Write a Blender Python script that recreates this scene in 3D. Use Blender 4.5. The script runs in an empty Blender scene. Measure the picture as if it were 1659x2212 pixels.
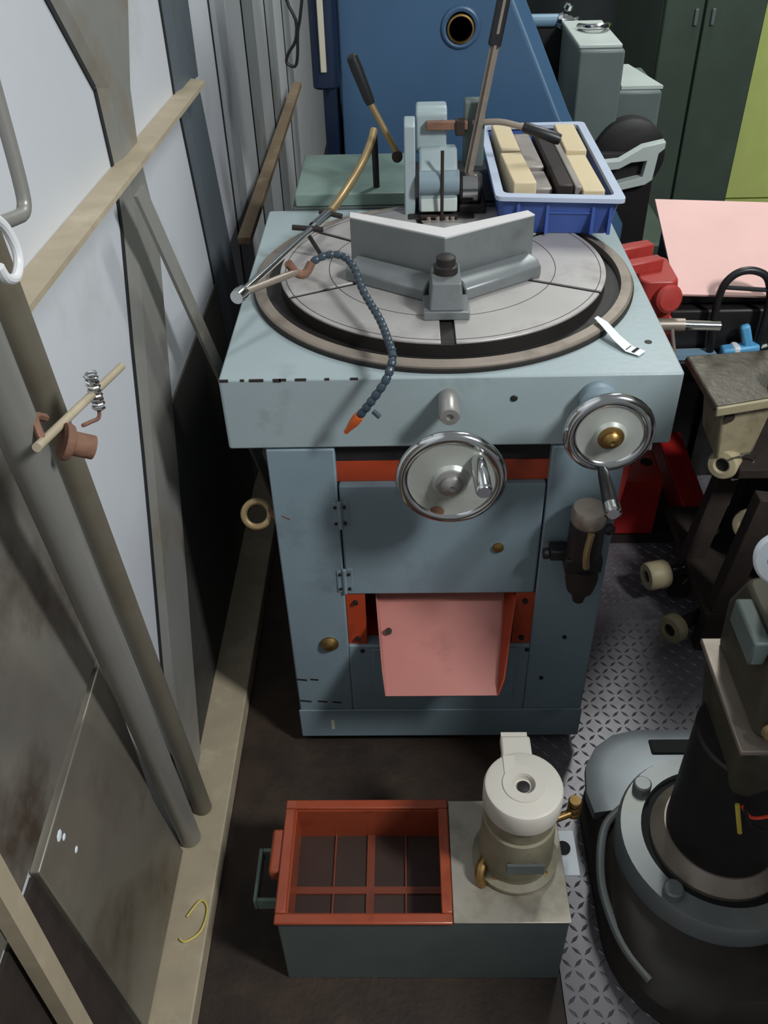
import bpy, bmesh, math, random
from mathutils import Vector, Matrix
random.seed(7)
V = Vector
scene = bpy.context.scene
COL = scene.collection

# ------------------------------------------------------------------ camera
cd = bpy.data.cameras.new('camera'); cam = bpy.data.objects.new('camera', cd); COL.objects.link(cam)
cd.sensor_fit = 'VERTICAL'; cd.sensor_height = 36.0; cd.lens = 1927.536 / 2212 * 36.0
cd.clip_start = 0.02
fwd = V((-0.0255, 0.7754, -0.6310)).normalized()
right = V((0.99960, 0.0123, -0.0252)); right = (right - right.dot(fwd) * fwd).normalized()
up = right.cross(fwd)
cam.matrix_world = Matrix(((right.x, up.x, -fwd.x, -0.069), (right.y, up.y, -fwd.y, -1.199),
                           (right.z, up.z, -fwd.z, 1.629), (0, 0, 0, 1)))
scene.camera = cam

# ------------------------------------------------------------------ light and exposure
w = bpy.data.worlds.new('world'); scene.world = w; w.use_nodes = True
w.node_tree.nodes['Background'].inputs[0].default_value = (0.72, 0.77, 0.80, 1)
w.node_tree.nodes['Background'].inputs[1].default_value = 0.29
def area(name, loc, target, size, sizey, power, col):
    l = bpy.data.lights.new(name, 'AREA'); l.shape = 'RECTANGLE'; l.size = size; l.size_y = sizey
    l.energy = power; l.color = col
    o = bpy.data.objects.new(name, l); COL.objects.link(o); o.location = loc
    o.rotation_euler = (V(target) - V(loc)).to_track_quat('-Z', 'Y').to_euler()
area('ceiling_lamp_front', (1.75, -1.45, 3.0), (0, .1, .8), .3, .6, 90, (.94, .98, 1.0))
area('ceiling_lamp_back', (1.0, 2.0, 3.1), (.6, 1.2, .5), .25, 1.2, 38, (.95, 1.0, .97))
vs = scene.view_settings
vs.view_transform = 'Standard'; vs.look = 'None'; vs.gamma = 1.0; vs.use_curve_mapping = False
vs.exposure = 0.0

# ------------------------------------------------------------------ helpers
def s2l(c):
    out = []
    for v in c[:3]:
        v = v / 255.0
        out.append(v / 12.92 if v <= .04045 else ((v + .055) / 1.055) ** 2.4)
    return (*out, 1)
MATS = {}
def M(name, rgb, rough=.5, metal=0.0, var=.10, scale=9.0, bump=0.0, bscale=60.0, dirt=None, damt=.5, dscale=4.0, stretch=(1, 1, 1), spec=.5, coat=0.0):
    m = bpy.data.materials.new(name); m.use_nodes = True; nt = m.node_tree; N = nt.nodes; L = nt.links
    b = N['Principled BSDF']; b.inputs['Roughness'].default_value = rough; b.inputs['Metallic'].default_value = metal
    b.inputs['Specular IOR Level'].default_value = spec; b.inputs['Coat Weight'].default_value = coat
    tc = N.new('ShaderNodeTexCoord'); mp = N.new('ShaderNodeMapping'); mp.inputs['Scale'].default_value = stretch
    L.new(tc.outputs['Object'], mp.inputs['Vector'])
    n1 = N.new('ShaderNodeTexNoise'); n1.inputs['Scale'].default_value = scale; n1.inputs['Detail'].default_value = 6
    L.new(mp.outputs[0], n1.inputs['Vector'])
    r1 = N.new('ShaderNodeValToRGB'); c = s2l(rgb)
    r1.color_ramp.elements[0].position = .3; r1.color_ramp.elements[1].position = .7
    r1.color_ramp.elements[0].color = (*[x * (1 - var) for x in c[:3]], 1)
    r1.color_ramp.elements[1].color = (*[min(1, x * (1 + var)) for x in c[:3]], 1)
    L.new(n1.outputs[0], r1.inputs[0]); out = r1.outputs[0]
    if dirt:
        n2 = N.new('ShaderNodeTexNoise'); n2.inputs['Scale'].default_value = dscale; n2.inputs['Detail'].default_value = 9
        n2.inputs['Roughness'].default_value = .62
        L.new(mp.outputs[0], n2.inputs['Vector'])
        r2 = N.new('ShaderNodeValToRGB'); a = .62 - .3 * damt
        r2.color_ramp.elements[0].position = a; r2.color_ramp.elements[1].position = min(1, a + .22)
        r2.color_ramp.elements[1].color = (min(1, .4 + damt), ) * 3 + (1,)
        L.new(n2.outputs[0], r2.inputs[0])
        mx = N.new('ShaderNodeMixRGB'); L.new(r2.outputs[0], mx.inputs[0]); L.new(out, mx.inputs[1]); mx.inputs[2].default_value = s2l(dirt)
        out = mx.outputs[0]
    L.new(out, b.inputs['Base Color'])
    if bump:
        n3 = N.new('ShaderNodeTexNoise'); n3.inputs['Scale'].default_value = bscale; n3.inputs['Detail'].default_value = 4
        L.new(mp.outputs[0], n3.inputs['Vector'])
        bp = N.new('ShaderNodeBump'); bp.inputs['Strength'].default_value = bump; bp.inputs['Distance'].default_value = .01
        L.new(n3.outputs[0], bp.inputs['Height']); L.new(bp.outputs[0], b.inputs['Normal'])
    MATS[name] = m; return m

class MB:
    def __init__(s): s.v = []; s.f = []
    def add(s, vs, fs):
        k = len(s.v); s.v += [V(p) for p in vs]; s.f += [tuple(i + k for i in f) for f in fs]; return s
    def box(s, x0, x1, y0, y1, z0, z1):
        return s.add([(x0,y0,z0),(x1,y0,z0),(x1,y1,z0),(x0,y1,z0),(x0,y0,z1),(x1,y0,z1),(x1,y1,z1),(x0,y1,z1)],
                     [(0,3,2,1),(4,5,6,7),(0,1,5,4),(1,2,6,5),(2,3,7,6),(3,0,4,7)])
    def obox(s, c, size, rx=0, ry=0, rz=0):
        m = Matrix.Rotation(rz, 3, 'Z') @ Matrix.Rotation(ry, 3, 'Y') @ Matrix.Rotation(rx, 3, 'X')
        a, b, d = size[0]/2, size[1]/2, size[2]/2; c = V(c)
        ps = [c + m @ V(p) for p in [(-a,-b,-d),(a,-b,-d),(a,b,-d),(-a,b,-d),(-a,-b,d),(a,-b,d),(a,b,d),(-a,b,d)]]
        return s.add(ps, [(0,3,2,1),(4,5,6,7),(0,1,5,4),(1,2,6,5),(2,3,7,6),(3,0,4,7)])
    def bar(s, p0, p1, wid, thk, side=(1, 0, 0)):
        p0, p1 = V(p0), V(p1); d = (p1-p0).normalized(); sd = V(side); sd = (sd - sd.dot(d)*d).normalized(); n = d.cross(sd)
        a, b = sd*wid/2, n*thk/2
        return s.add([p0-a-b, p0+a-b, p0+a+b, p0-a+b, p1-a-b, p1+a-b, p1+a+b, p1-a+b],
                     [(0,3,2,1),(4,5,6,7),(0,1,5,4),(1,2,6,5),(2,3,7,6),(3,0,4,7)])
    def lathe(s, prof, o=(0,0,0), axis=(0,0,1), n=32, closed=False):
        o = V(o); ax = V(axis).normalized(); t = V((0,0,1)) if abs(ax.z) < .9 else V((1,0,0))
        u = ax.cross(t).normalized(); w_ = ax.cross(u); k = len(s.v); m = len(prof)
        for (r, h) in prof:
            for i in range(n):
                a = 2*math.pi*i/n; s.v.append(o + ax*h + u*(r*math.cos(a)) + w_*(r*math.sin(a)))
        for j in range(m if closed else m-1):
            j2 = (j+1) % m
            for i in range(n):
                i2 = (i+1) % n; s.f.append((k+j*n+i, k+j*n+i2, k+j2*n+i2, k+j2*n+i))
        if not closed:
            if prof[0][0] > 1e-6: s.f.append(tuple(k+i for i in range(n))[::-1])
            if prof[-1][0] > 1e-6: s.f.append(tuple(k+(m-1)*n+i for i in range(n)))
        return s
    def cyl(s, p0, p1, r0, r1=None, n=24):
        p0, p1 = V(p0), V(p1); d = p1-p0
        return s.lathe([(r0, 0), (r0 if r1 is None else r1, d.length)], p0, d, n)
    def tube(s, pts, r, n=10, smooth=3, closed=False):
        pts = [V(p) for p in pts]
        if smooth and len(pts) > 2:
            q = []; L_ = len(pts)
            rng = range(L_) if closed else range(L_-1)
            for i in rng:
                if closed: p0, p1, p2, p3 = pts[(i-1) % L_], pts[i], pts[(i+1) % L_], pts[(i+2) % L_]
                else: p0, p1, p2, p3 = pts[max(0, i-1)], pts[i], pts[i+1], pts[min(L_-1, i+2)]
                for t in [j/smooth for j in range(smooth)]:
                    q.append(.5*((2*p1)+(-p0+p2)*t+(2*p0-5*p1+4*p2-p3)*t*t+(-p0+3*p1-3*p2+p3)*t**3))
            if not closed: q.append(pts[-1])
            pts = q
        k = len(s.v); m = len(pts); u = None
        for i, p in enumerate(pts):
            if closed: d = (pts[(i+1) % m]-pts[i-1]).normalized()
            else: d = (pts[min(m-1, i+1)]-pts[max(0, i-1)]).normalized()
            if u is None:
                t = V((0,0,1)) if abs(d.z) < .9 else V((1,0,0)); u = d.cross(t).normalized()
            u = (u - u.dot(d)*d).normalized(); w_ = d.cross(u)
            rr = r[min(len(r)-1, int(i*len(r)/m))] if isinstance(r, (list, tuple)) else r
            for j in range(n):
                a = 2*math.pi*j/n; s.v.append(p + u*(rr*math.cos(a)) + w_*(rr*math.sin(a)))
        for i in range(m if closed else m-1):
            i2 = (i+1) % m
            for j in range(n):
                j2 = (j+1) % n; s.f.append((k+i*n+j, k+i*n+j2, k+i2*n+j2, k+i2*n+j))
        if not closed:
            s.f.append(tuple(k+j for j in range(n))[::-1]); s.f.append(tuple(k+(m-1)*n+j for j in range(n)))
        return s
    def prism(s, poly, vec):
        poly = [V(p) for p in poly]; vec = V(vec); n = len(poly)
        return s.add(poly + [p+vec for p in poly],
                     [tuple(range(n))[::-1], tuple(range(n, 2*n))] + [(i, (i+1) % n, n+(i+1) % n, n+i) for i in range(n)])
    def loft(s, rings, caps=True):
        n = len(rings[0]); k = len(s.v)
        for r in rings: s.v += [V(p) for p in r]
        for i in range(len(rings)-1):
            for j in range(n):
                j2 = (j+1) % n; s.f.append((k+i*n+j, k+i*n+j2, k+(i+1)*n+j2, k+(i+1)*n+j))
        if caps:
            s.f.append(tuple(k+j for j in range(n))[::-1]); s.f.append(tuple(k+(len(rings)-1)*n+j for j in range(n)))
        return s
    def build(s, name, mat, parent=None, bevel=0, seg=2, smooth=35):
        me = bpy.data.meshes.new(name)
        c = V((sum(p.x for p in s.v), sum(p.y for p in s.v), sum(p.z for p in s.v)))/len(s.v)
        if parent is None:
            c = V((c.x, c.y, min(p.z for p in s.v)))
        me.from_pydata([tuple(p-c) for p in s.v], [], s.f)
        bm = bmesh.new(); bm.from_mesh(me); bmesh.ops.recalc_face_normals(bm, faces=bm.faces); bm.to_mesh(me); bm.free()
        if smooth:
            for p in me.polygons: p.use_smooth = True
            me.set_sharp_from_angle(angle=math.radians(smooth))
        me.materials.append(MATS[mat])
        o = bpy.data.objects.new(name, me); COL.objects.link(o)
        if parent is not None:
            o.parent = parent; o.location = c - WL[parent.name]
        else: o.location = c
        WL[o.name] = c
        if bevel:
            b = o.modifiers.new('bevel', 'BEVEL'); b.width = bevel; b.segments = seg; b.limit_method = 'ANGLE'; b.angle_limit = math.radians(40)
        return o
WL = {}
def thing(name, label, cat, loc, group=None):
    o = bpy.data.objects.new(name, None); COL.objects.link(o); o.location = loc; o.empty_display_size = .05
    WL[o.name] = V(loc); o['label'] = label; o['category'] = cat
    if group: o['group'] = group
    return o
def tag(o, label, cat, group=None):
    o['label'] = label; o['category'] = cat
    if group: o['group'] = group
    return o
def struct(o): o['kind'] = 'structure'; return o
def rrect(x0, x1, y0, y1, r, z, n=6):
    pts = []
    for (cx, cy, a0) in ((x1-r, y1-r, 0), (x0+r, y1-r, 90), (x0+r, y0+r, 180), (x1-r, y0+r, 270)):
        for i in range(n+1):
            a = math.radians(a0 + 90*i/n); pts.append(V((cx+r*math.cos(a), cy+r*math.sin(a), z)))
    return pts

# ------------------------------------------------------------------ materials
M('pale_paint', (152, 165, 167), .38, var=.05, scale=5, bump=.03, bscale=90, dirt=(96, 104, 100), damt=.10, dscale=9)
M('cab_paint', (122, 139, 147), .45, var=.07, scale=6, bump=.03, bscale=80, dirt=(70, 78, 78), damt=.12, dscale=7)
M('dark_gap', (22, 22, 24), .8)
M('orange_red', (168, 62, 30), .5, var=.14, dirt=(60, 26, 18), damt=.25, dscale=12)
M('pink_tray', (172, 106, 96), .42, var=.06, scale=5, dirt=(120, 62, 52), damt=.25, dscale=8)
M('chrome', (205, 206, 205), .14, 1.0, var=.04)
M('wheel_face', (186, 188, 180), .36, .45, var=.10, scale=14, dirt=(96, 84, 66), damt=.18, dscale=10)
M('steel_machined', (158, 154, 150), .36, .5, var=.12, scale=14, bump=.03, bscale=140, dirt=(92, 78, 66), damt=.22, dscale=9)
M('steel_disc', (176, 171, 168), .42, .35, var=.12, scale=6, dirt=(104, 92, 82), damt=.28, dscale=5)
M('ring_metal', (146, 134, 122), .4, .4, var=.12, scale=12, dirt=(74, 62, 52), damt=.25, dscale=9)
M('iron_dark', (46, 42, 40), .55, .4, var=.2)
M('fence_grey', (120, 124, 124), .42, .35, var=.08, scale=12, dirt=(84, 84, 82), damt=.2, dscale=12)
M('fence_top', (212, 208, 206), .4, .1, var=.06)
M('black_rubber', (24, 24, 26), .42, var=.15)
M('black_oily', (26, 23, 22), .5, var=.3, scale=14)
M('brass', (150, 120, 72), .4, .9, var=.12, dirt=(80, 64, 44), damt=.3, dscale=30)
M('rust', (118, 84, 66), .8, var=.25, scale=30, bump=.2, bscale=120)
M('rust_dark', (42, 31, 25), .85, var=.3, scale=18, bump=.15, bscale=90)
M('wall_sheet', (206, 208, 212), .5, .15, var=.04, scale=3, bump=.03, bscale=20, dirt=(168, 164, 154), damt=.2, dscale=3)
M('rib_steel', (142, 140, 134), .5, .25, var=.07, scale=8, dirt=(128, 114, 92), damt=.42, dscale=5)
M('rib_unlit', (96, 104, 110), .55, .2, var=.07, scale=8, dirt=(84, 84, 80), damt=.3, dscale=5)  # second rib, its unlit grey put into the colour
M('tan_rail', (168, 154, 130), .6, .1, var=.08, scale=18, dirt=(196, 184, 158), damt=.3, dscale=12)
M('old_plate', (122, 117, 108), .5, .3, var=.16, scale=8, dirt=(66, 54, 42), damt=.5, dscale=6)
M('old_plate_b', (130, 124, 112), .42, .4, var=.14, scale=8, dirt=(78, 64, 48), damt=.5, dscale=4)
M('pipe_grey', (142, 140, 134), .42, .35, var=.06, scale=9, dirt=(112, 104, 92), damt=.2, dscale=9)
M('bar_olive', (112, 106, 92), .55, .25, var=.1, scale=9, dirt=(98, 86, 62), damt=.4, dscale=5)
M('floor_dirt', (56, 43, 33), .62, .1, var=.25, scale=14, bump=.12, bscale=90, dirt=(28, 22, 20), damt=.5, dscale=5)
M('tread', (120, 116, 121), .4, .35, var=.1, scale=9, dirt=(58, 52, 50), damt=.3, dscale=4)
M('crate_blue', (58, 84, 150), .45, var=.12)
M('crate_rim', (176, 186, 204), .5, var=.06)
M('wood', (204, 186, 150), .6, var=.1, scale=9, stretch=(1, .2, 1), dirt=(150, 122, 84), damt=.25, dscale=14)
M('grey_block', (150, 142, 136), .5, .3, var=.12, scale=20, dirt=(92, 76, 66), damt=.3, dscale=14)
M('dark_block', (52, 44, 42), .5, .4, var=.2)
M('blue_machine', (62, 92, 122), .42, var=.07, scale=5)
M('blue_edge', (120, 148, 168), .35, var=.06)
M('navy', (18, 34, 60), .45, var=.1)
M('cream', (196, 190, 170), .5, var=.06)
M('green_box', (122, 142, 132), .45, var=.1, scale=10, dirt=(70, 86, 80), damt=.3)
M('tank_grey', (82, 90, 88), .5, var=.08, scale=8, dirt=(56, 60, 60), damt=.3)
M('tray_orange', (150, 66, 38), .35, var=.14, dirt=(74, 30, 20), damt=.3, dscale=9, coat=.3)
M('sludge', (52, 34, 26), .6, var=.25)
M('lid_steel', (178, 170, 156), .35, .5, var=.08, scale=8, dirt=(104, 96, 78), damt=.4, dscale=7)
M('pump_white', (196, 190, 178), .5, var=.05, dirt=(176, 166, 146), damt=.2)
M('pump_dirty', (138, 130, 108), .5, var=.12, dirt=(92, 86, 66), damt=.5, dscale=9)
M('cast_base', (118, 124, 128), .38, .35, var=.1, scale=9, dirt=(56, 54, 52), damt=.25, dscale=5)
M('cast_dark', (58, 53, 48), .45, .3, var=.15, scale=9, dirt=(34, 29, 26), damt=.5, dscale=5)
M('grid_orange', (116, 56, 36), .45, var=.14, dirt=(66, 34, 24), damt=.4, dscale=9)
M('rib_pale', (158, 162, 164), .5, .15, var=.05, scale=8, dirt=(112, 104, 94), damt=.3, dscale=4)
M('wall_shade', (66, 64, 60), .6, .15, var=.12, scale=7, dirt=(48, 42, 34), damt=.4, dscale=5)  # dark tone standing for shade on the lower wall
M('rail_far', (136, 116, 92), .6, .1, var=.1, scale=18, dirt=(172, 158, 134), damt=.25, dscale=10)
M('cast_ring', (128, 132, 132), .4, .3, var=.1, scale=12, dirt=(112, 106, 82), damt=.3, dscale=6)
M('bronze', (156, 134, 96), .4, .6, var=.1)
M('olive_metal', (74, 70, 56), .5, .25, var=.16, scale=10, dirt=(40, 34, 26), damt=.4, dscale=8)
M('white_paint', (226, 232, 238), .4, var=.03)
M('pink_board', (220, 178, 170), .6, var=.05, scale=9, dirt=(196, 156, 146), damt=.2, dscale=5)
M('vise_red', (166, 54, 48), .42, var=.14, dirt=(90, 26, 24), damt=.25, dscale=14)
M('red_paint', (176, 32, 32), .4, var=.1, dirt=(80, 18, 18), damt=.25, dscale=8)
M('casting_beige', (158, 146, 116), .5, var=.12, scale=12, dirt=(96, 88, 70), damt=.4, dscale=9)
M('casting_top', (96, 90, 78), .45, .2, var=.2, scale=18, bump=.2, bscale=70, dirt=(64, 58, 48), damt=.5, dscale=14)
M('roller_beige', (172, 158, 126), .5, var=.1)
M('light_blue', (88, 160, 204), .45, var=.08)
M('lime', (204, 216, 124), .5, var=.05)
M('lime_dark', (96, 108, 40), .6)
M('green_dark', (60, 74, 62), .5, var=.12)
M('grey_green', (92, 104, 100), .5, var=.1)
M('grey_top', (180, 188, 182), .5, var=.05)
M('paper', (222, 224, 226), .6, var=.03)
M('hose_blue', (52, 64, 74), .35, var=.15)
M('nozzle', (206, 96, 36), .45, var=.08)
M('wire_red', (214, 62, 36), .4)
M('wire_yellow', (190, 170, 60), .5)
M('yellow_wire', (206, 190, 96), .5)
M('wall_dark', (56, 62, 62), .7, var=.1)
M('hook_white', (214, 214, 214), .35)

# ------------------------------------------------------------------ the setting
fl = struct(MB().box(-.56, 3.2, -2.6, 5.2, -.08, -.004).build('floor', 'floor_dirt', smooth=0))
MB().box(-.435, .19, -2.6, 5.2, -.004, 0).build('floor_plate', 'floor_dirt', fl, smooth=0)
tp = MB().box(.192, 3.2, -2.6, 5.2, -.004, 0).build('tread_plate', 'tread', fl, smooth=0)
mb = MB(); sp = .021
for i in range(int((1.05-.2)/sp)):
    for j in range(int((1.15+.85)/sp)):
        x = .205 + i*sp; y = -.85 + j*sp; a = math.radians(45 if (i+j) % 2 else -45); c, s_ = math.cos(a), math.sin(a)
        pts = [(-.0115, 0, 0), (0, -.0035, 0), (.0115, 0, 0), (0, .0035, 0), (-.005, 0, .002), (.005, 0, .002)]
        mb.add([(x+px*c-py*s_, y+px*s_+py*c, pz) for px, py, pz in pts], [(0,1,4),(1,5,4),(1,2,5),(2,3,5),(3,4,5),(3,0,4)])
lug = mb.build('tread_lugs', 'tread', tp, smooth=0); lug['kind'] = 'stuff'

wl = struct(MB().box(-.60, -.52, -2.6, 5.2, -.08, 3.2).build('wall_left', 'wall_sheet', smooth=0))
def rib(foot, fl_, fr, mat, xb=-.52, xf=-.511):
    m = MB()
    for a, b, c in zip(foot, fl_, fr):
        m.v += [V((xb, a[0], a[1])), V((xf, b[0], b[1])), V((xf, c[0], c[1])), V((xb, c[0]+.004, c[1]))]
    for i in range(len(foot)-1):
        for j in range(4):
            j2 = (j+1) % 4; m.f.append((i*4+j, i*4+j2, i*4+4+j2, i*4+4+j))
    k = (len(foot)-1)*4; m.f += [(3,2,1,0), (k, k+1, k+2, k+3)]
    sm = MB()
    for a, b in zip(foot[:-1], foot[1:]): sm.bar((-.519, a[0]-.006, a[1]), (-.519, b[0]-.006, b[1]), .011, .003, (0, 1, 0))
    sm.build('seam', 'dark_gap', wl, smooth=0)
    return m.build('rib', mat, wl, smooth=0)
rib([(.015,1.52),(.207,1.295),(.214,1.182)], [(.045,1.52),(.248,1.285),(.246,1.180)], [(.50,1.45),(.359,1.258),(.340,1.176)], 'rib_steel')
rib([(.211,1.17),(.193,1.092),(.117,.925),(.046,.747),(-.010,.621),(-.117,.390),(-.209,.118),(-.232,.052)],
    [(.262,1.17),(.244,1.071),(.156,.904),(.069,.731),(.013,.602),(-.092,.361),(-.170,.12),(-.200,.052)],
    [(.340,1.16),(.365,1.022),(.283,.836),(.200,.637),(.138,.495),(.018,.235),(-.062,.052),(-.064,.050)], 'rib_steel')
rib([(.697,1.5),(.691,1.164)], [(.745,1.5),(.732,1.163)], [(.915,1.5),(.900,1.150)], 'rib_unlit')
rib([(.704,1.15),(.786,.730),(.812,.400),(.86,.052)], [(.742,1.14),(.820,.715),(.860,.370),(.92,.052)], [(.895,1.12),(1.022,.623),(1.092,.227),(1.13,.052)], 'rib_unlit')
for y0 in (1.20, 1.68, 2.16, 2.64):
    rib([(y0-.03, 1.6), (y0-.03, .052)], [(y0, 1.6), (y0, .052)], [(y0+.13, 1.6), (y0+.13, .052)], 'rib_pale')
MB().add([(-.519,-1.1,1.20),(-.519,-.40,1.20),(-.519,-.345,.69),(-.519,-1.1,.655),(-.507,-1.1,1.20),(-.507,-.40,1.20),(-.507,-.345,.69),(-.507,-1.1,.655)],
         [(0,1,2,3),(7,6,5,4)]+[(i,(i+1)%4,4+(i+1)%4,4+i) for i in range(4)]).build('panel', 'old_plate', wl)
pz_ = [(-.658,.648),(-.606,.081),(-.600,.052),(-.285,.052),(-.335,.30),(-.345,.676)]
MB().prism([(-.519, y, z) for y, z in pz_], (.013, 0, 0)).build('panel', 'old_plate_b', wl, bevel=.002)
MB().prism([(-.519, y, z) for y, z in ((.243,.722),(.210,.640),(.148,.495),(.028,.235),(-.05,.052),(.90,.052),(.83,.44),(.785,.722))], (.004, 0, 0)).build('panel', 'wall_shade', wl)  # thin added sheet, its dark colour imitates the table's shadow on the wall
for y, z, r in ((-.597, .626, .008), (-.590, .611, .005), (-.578, .561, .005)):
    MB().lathe([(0, 0), (r, 0), (r*.7, .0008), (0, .0008)], (-.506, y, z), (1, 0, 0), 7).build('paint_spot', 'white_paint', wl)
MB().add([(-.519,-1.1,.64),(-.519,-.659,.64),(-.519,-.607,.052),(-.519,-1.1,.052),(-.514,-1.1,.64),(-.514,-.659,.64),(-.514,-.607,.052),(-.514,-1.1,.052)],
         [(0,1,2,3),(7,6,5,4)]+[(i,(i+1)%4,4+(i+1)%4,4+i) for i in range(4)]).build('panel', 'rust_dark', wl)
MB().bar((-.495,-.735,.80), (-.495,-.74,.052), .028, .02, (0,1,0)).build('post', 'tan_rail', wl)
struct(MB().box(-.519, -.435, -2.6, 3.6, 0, .05).build('baseboard_left', 'tan_rail', bevel=.003))
struct(MB().add([(-.519,-.312,1.199),(-.478,-.312,1.199),(-.478,.80,1.163),(-.519,.83,1.163),
                 (-.519,-.312,1.194),(-.478,-.312,1.191),(-.478,.80,1.155),(-.519,.83,1.158)],
                [(0,1,2,3),(7,6,5,4),(0,4,5,1),(1,5,6,2),(2,6,7,3),(3,7,4,0)]).build('trim_1', 'tan_rail'))
struct(MB().box(-.489, -.455, .98, 2.5, .735, .755).build('trim_2', 'rail_far', bevel=.002))
struct(MB().box(-.6, 3.2, 5.0, 5.2, -.08, 3.2).build('wall_back', 'wall_dark', smooth=0))
struct(MB().box(3.0, 3.2, -2.6, 5.0, -.08, 3.2).build('wall_right', 'wall_dark', smooth=0))

# ------------------------------------------------------------------ the saw
S = thing('cold_saw', 'pale blue-grey machine with round turntable, two chromed handwheels and orange openings', 'machine', (0, .35, 0))
# cabinet
cab = MB()
cab.box(-.30, -.187, 0, .03, .03, .787).box(.170, .292, 0, .03, .03, .787).box(-.187, .170, 0, .03, .03, .313)
cab.box(-.30, -.28, .03, .66, .03, .787).box(.272, .292, .03, .66, .03, .787).box(-.28, .272, .64, .66, .03, .787)
cab = cab.build('cabinet', 'cab_paint', S, bevel=.003)
MB().box(-.287, .279, .02, .64, 0, .032).build('plinth', 'dark_gap', S)
MB().box(-.302, .294, -.004, 0, .03, .118).build('kick_plate', 'cab_paint', S, bevel=.002)
MB().box(-.14, .145, -.003, 0, .16, .305).build('cover_plate', 'cab_paint', S, bevel=.002)
door = MB().box(-.185, .168, .004, .022, .450, .708).build('door', 'cab_paint', S, bevel=.004)
for z in (.648, .49):
    h = MB().box(-.199, -.187, -.002, 0, z-.027, z+.027).box(-.183, -.170, .002, .0045, z-.027, z+.027).cyl((-.185, -.002, z-.03), (-.185, -.002, z+.03), .004, n=10).build('hinge', 'cab_paint', door, bevel=.001)
    for dx in (-.193, -.1765):
        for dz in (-.018, .018):
            MB().cyl((dx, -.001, z+dz), (dx, -.004, z+dz), .003, n=8).build('screw', 'iron_dark', door)
MB().lathe([(.010, 0), (.010, .004), (.006, .006), (0, .006)], (.094, .004, .566), (0,-1,0), 16).build('door_lock', 'brass', door)
# openings
MB().box(-.187, .170, .016, .03, .709, .750).build('orange_panel', 'orange_red', S)
MB().box(-.187, .170, .018, .03, .7505, .787).build('gap_plate', 'dark_gap', S)
b = MB(); b.box(-.187, .170, .18, .20, .30, .46).box(-.192, -.187, .03, .19, .30, .46).box(.17, .175, .03, .19, .30, .46).box(-.187, .17, .03, .2, .30, .305)
b.build('orange_recess', 'orange_red', S)
MB().box(-.187, .17, .04, .2, .447, .452).build('recess_roof', 'dark_gap', S)
for x in (-.168, .152):
    MB().box(x-.018, x+.018, .006, .012, .31, .45).build('orange_flange', 'orange_red', S)
    for z in (.33, .43): MB().cyl((x, .006, z), (x, 0, z), .005, n=10).build('bolt', 'iron_dark', S)
# chute: sloping pink tray with upturned sides
t0, t1 = [(-.132, .10, .452), (.128, .10, .452)], [(-.110, -.125, .312), (.098, -.125, .312)]
ch = MB()
def sheet(m, a, b_, c, d, th):
    n = (V(b_)-V(a)).cross(V(d)-V(a)).normalized()*th
    m.prism([a, b_, c, d], n)
sheet(ch, t0[0], t0[1], t1[1], t1[0], .003)
ch.build('chute', 'pink_tray', S)
m = MB(); sheet(m, (-.132,.10,.452), (-.110,-.125,.312), (-.116,-.09,.342), (-.135,.10,.468), .003); m.build('chute_side', 'pink_tray', S)
m = MB(); sheet(m, (.128,.10,.452), (.098,-.125,.312), (.108,-.115,.345), (.134,.0,.44), .003); m.build('chute_side', 'orange_red', S)
MB().cyl((-.106, -.02, .377), (-.106, -.03, .385), .006, n=10).build('bolt', 'iron_dark', S)
# table slab
tb = MB(); tb.loft([rrect(-.36, .36, 0, .712, .006, .790), rrect(-.36, .36, 0, .712, .006, .92)])
tb.build('table', 'pale_paint', S, bevel=.003)
MB().lathe([(.337, .0), (.346, .0), (.346, .006), (.338, .010), (.336, .012)], (0, .355, .92), n=96, closed=True).build('ring_foot', 'iron_dark', S)
MB().lathe([(.322, -.0), (.343, -.0), (.3435, .010), (.340, .0125), (.323, .0125)], (0, .355, .9205), n=96, closed=True).build('ring', 'ring_metal', S)
MB().lathe([(.0, 0), (.296, 0), (.296, .0007), (0, .0007)], (0, .355, .9199), n=64).build('well_floor', 'dark_gap', S)
MB().lathe([(.2955, 0), (.2955, .0008), (.3215, .0008), (.3215, 0)], (0, .355, .9202), n=96, closed=True).build('trough', 'iron_dark', S)
# turntable: six sectors with slots between
angs = [270, 335, 35, 100, 145, 205]
gap = .0065; disc_z0, disc_z1, RD = .9212, .947, .295
for i in range(6):
    a0, a1 = angs[i], angs[(i+1) % 6]
    if a1 < a0: a1 += 360
    g = .011 if i in (0, 5) else gap
    def edge(a, sgn, g_): # boundary offset by g_
        d = V((math.cos(math.radians(a)), math.sin(math.radians(a)), 0)); n_ = V((-d.y, d.x, 0))*sgn*g_
        return d, n_
    d0, n0 = edge(a0, 1, .012 if a0 == 270 else gap*.8); d1, n1 = edge(a1, -1, .012 if a1 % 360 == 270 else gap*.8)
    c = V((0, .355, 0)); pts = [c+d0*.03+n0]
    b0 = a0 + math.degrees(n0.length/RD); b1 = a1 - math.degrees(n1.length/RD)
    K = 18
    for k in range(K+1):
        a = math.radians(b0+(b1-b0)*k/K); pts.append(c+V((math.cos(a), math.sin(a), 0))*RD)
    pts.append(c+d1*.03+n1)
    lo = [V((p.x, p.y, .9425)) for p in pts]
    hi = [V((p.x, p.y, disc_z1)) for p in pts]
    m = MB(); m.loft([lo, hi]); m.build('turntable_sector', 'steel_disc', S, bevel=.0012)
for r in (.205, .285):
    MB().lathe([(r, 0), (r, .0003), (r+.0012, .0003), (r+.0012, 0)], (0, .355, .947), n=80, closed=True).build('scribed_ring', 'iron_dark', S)
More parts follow.
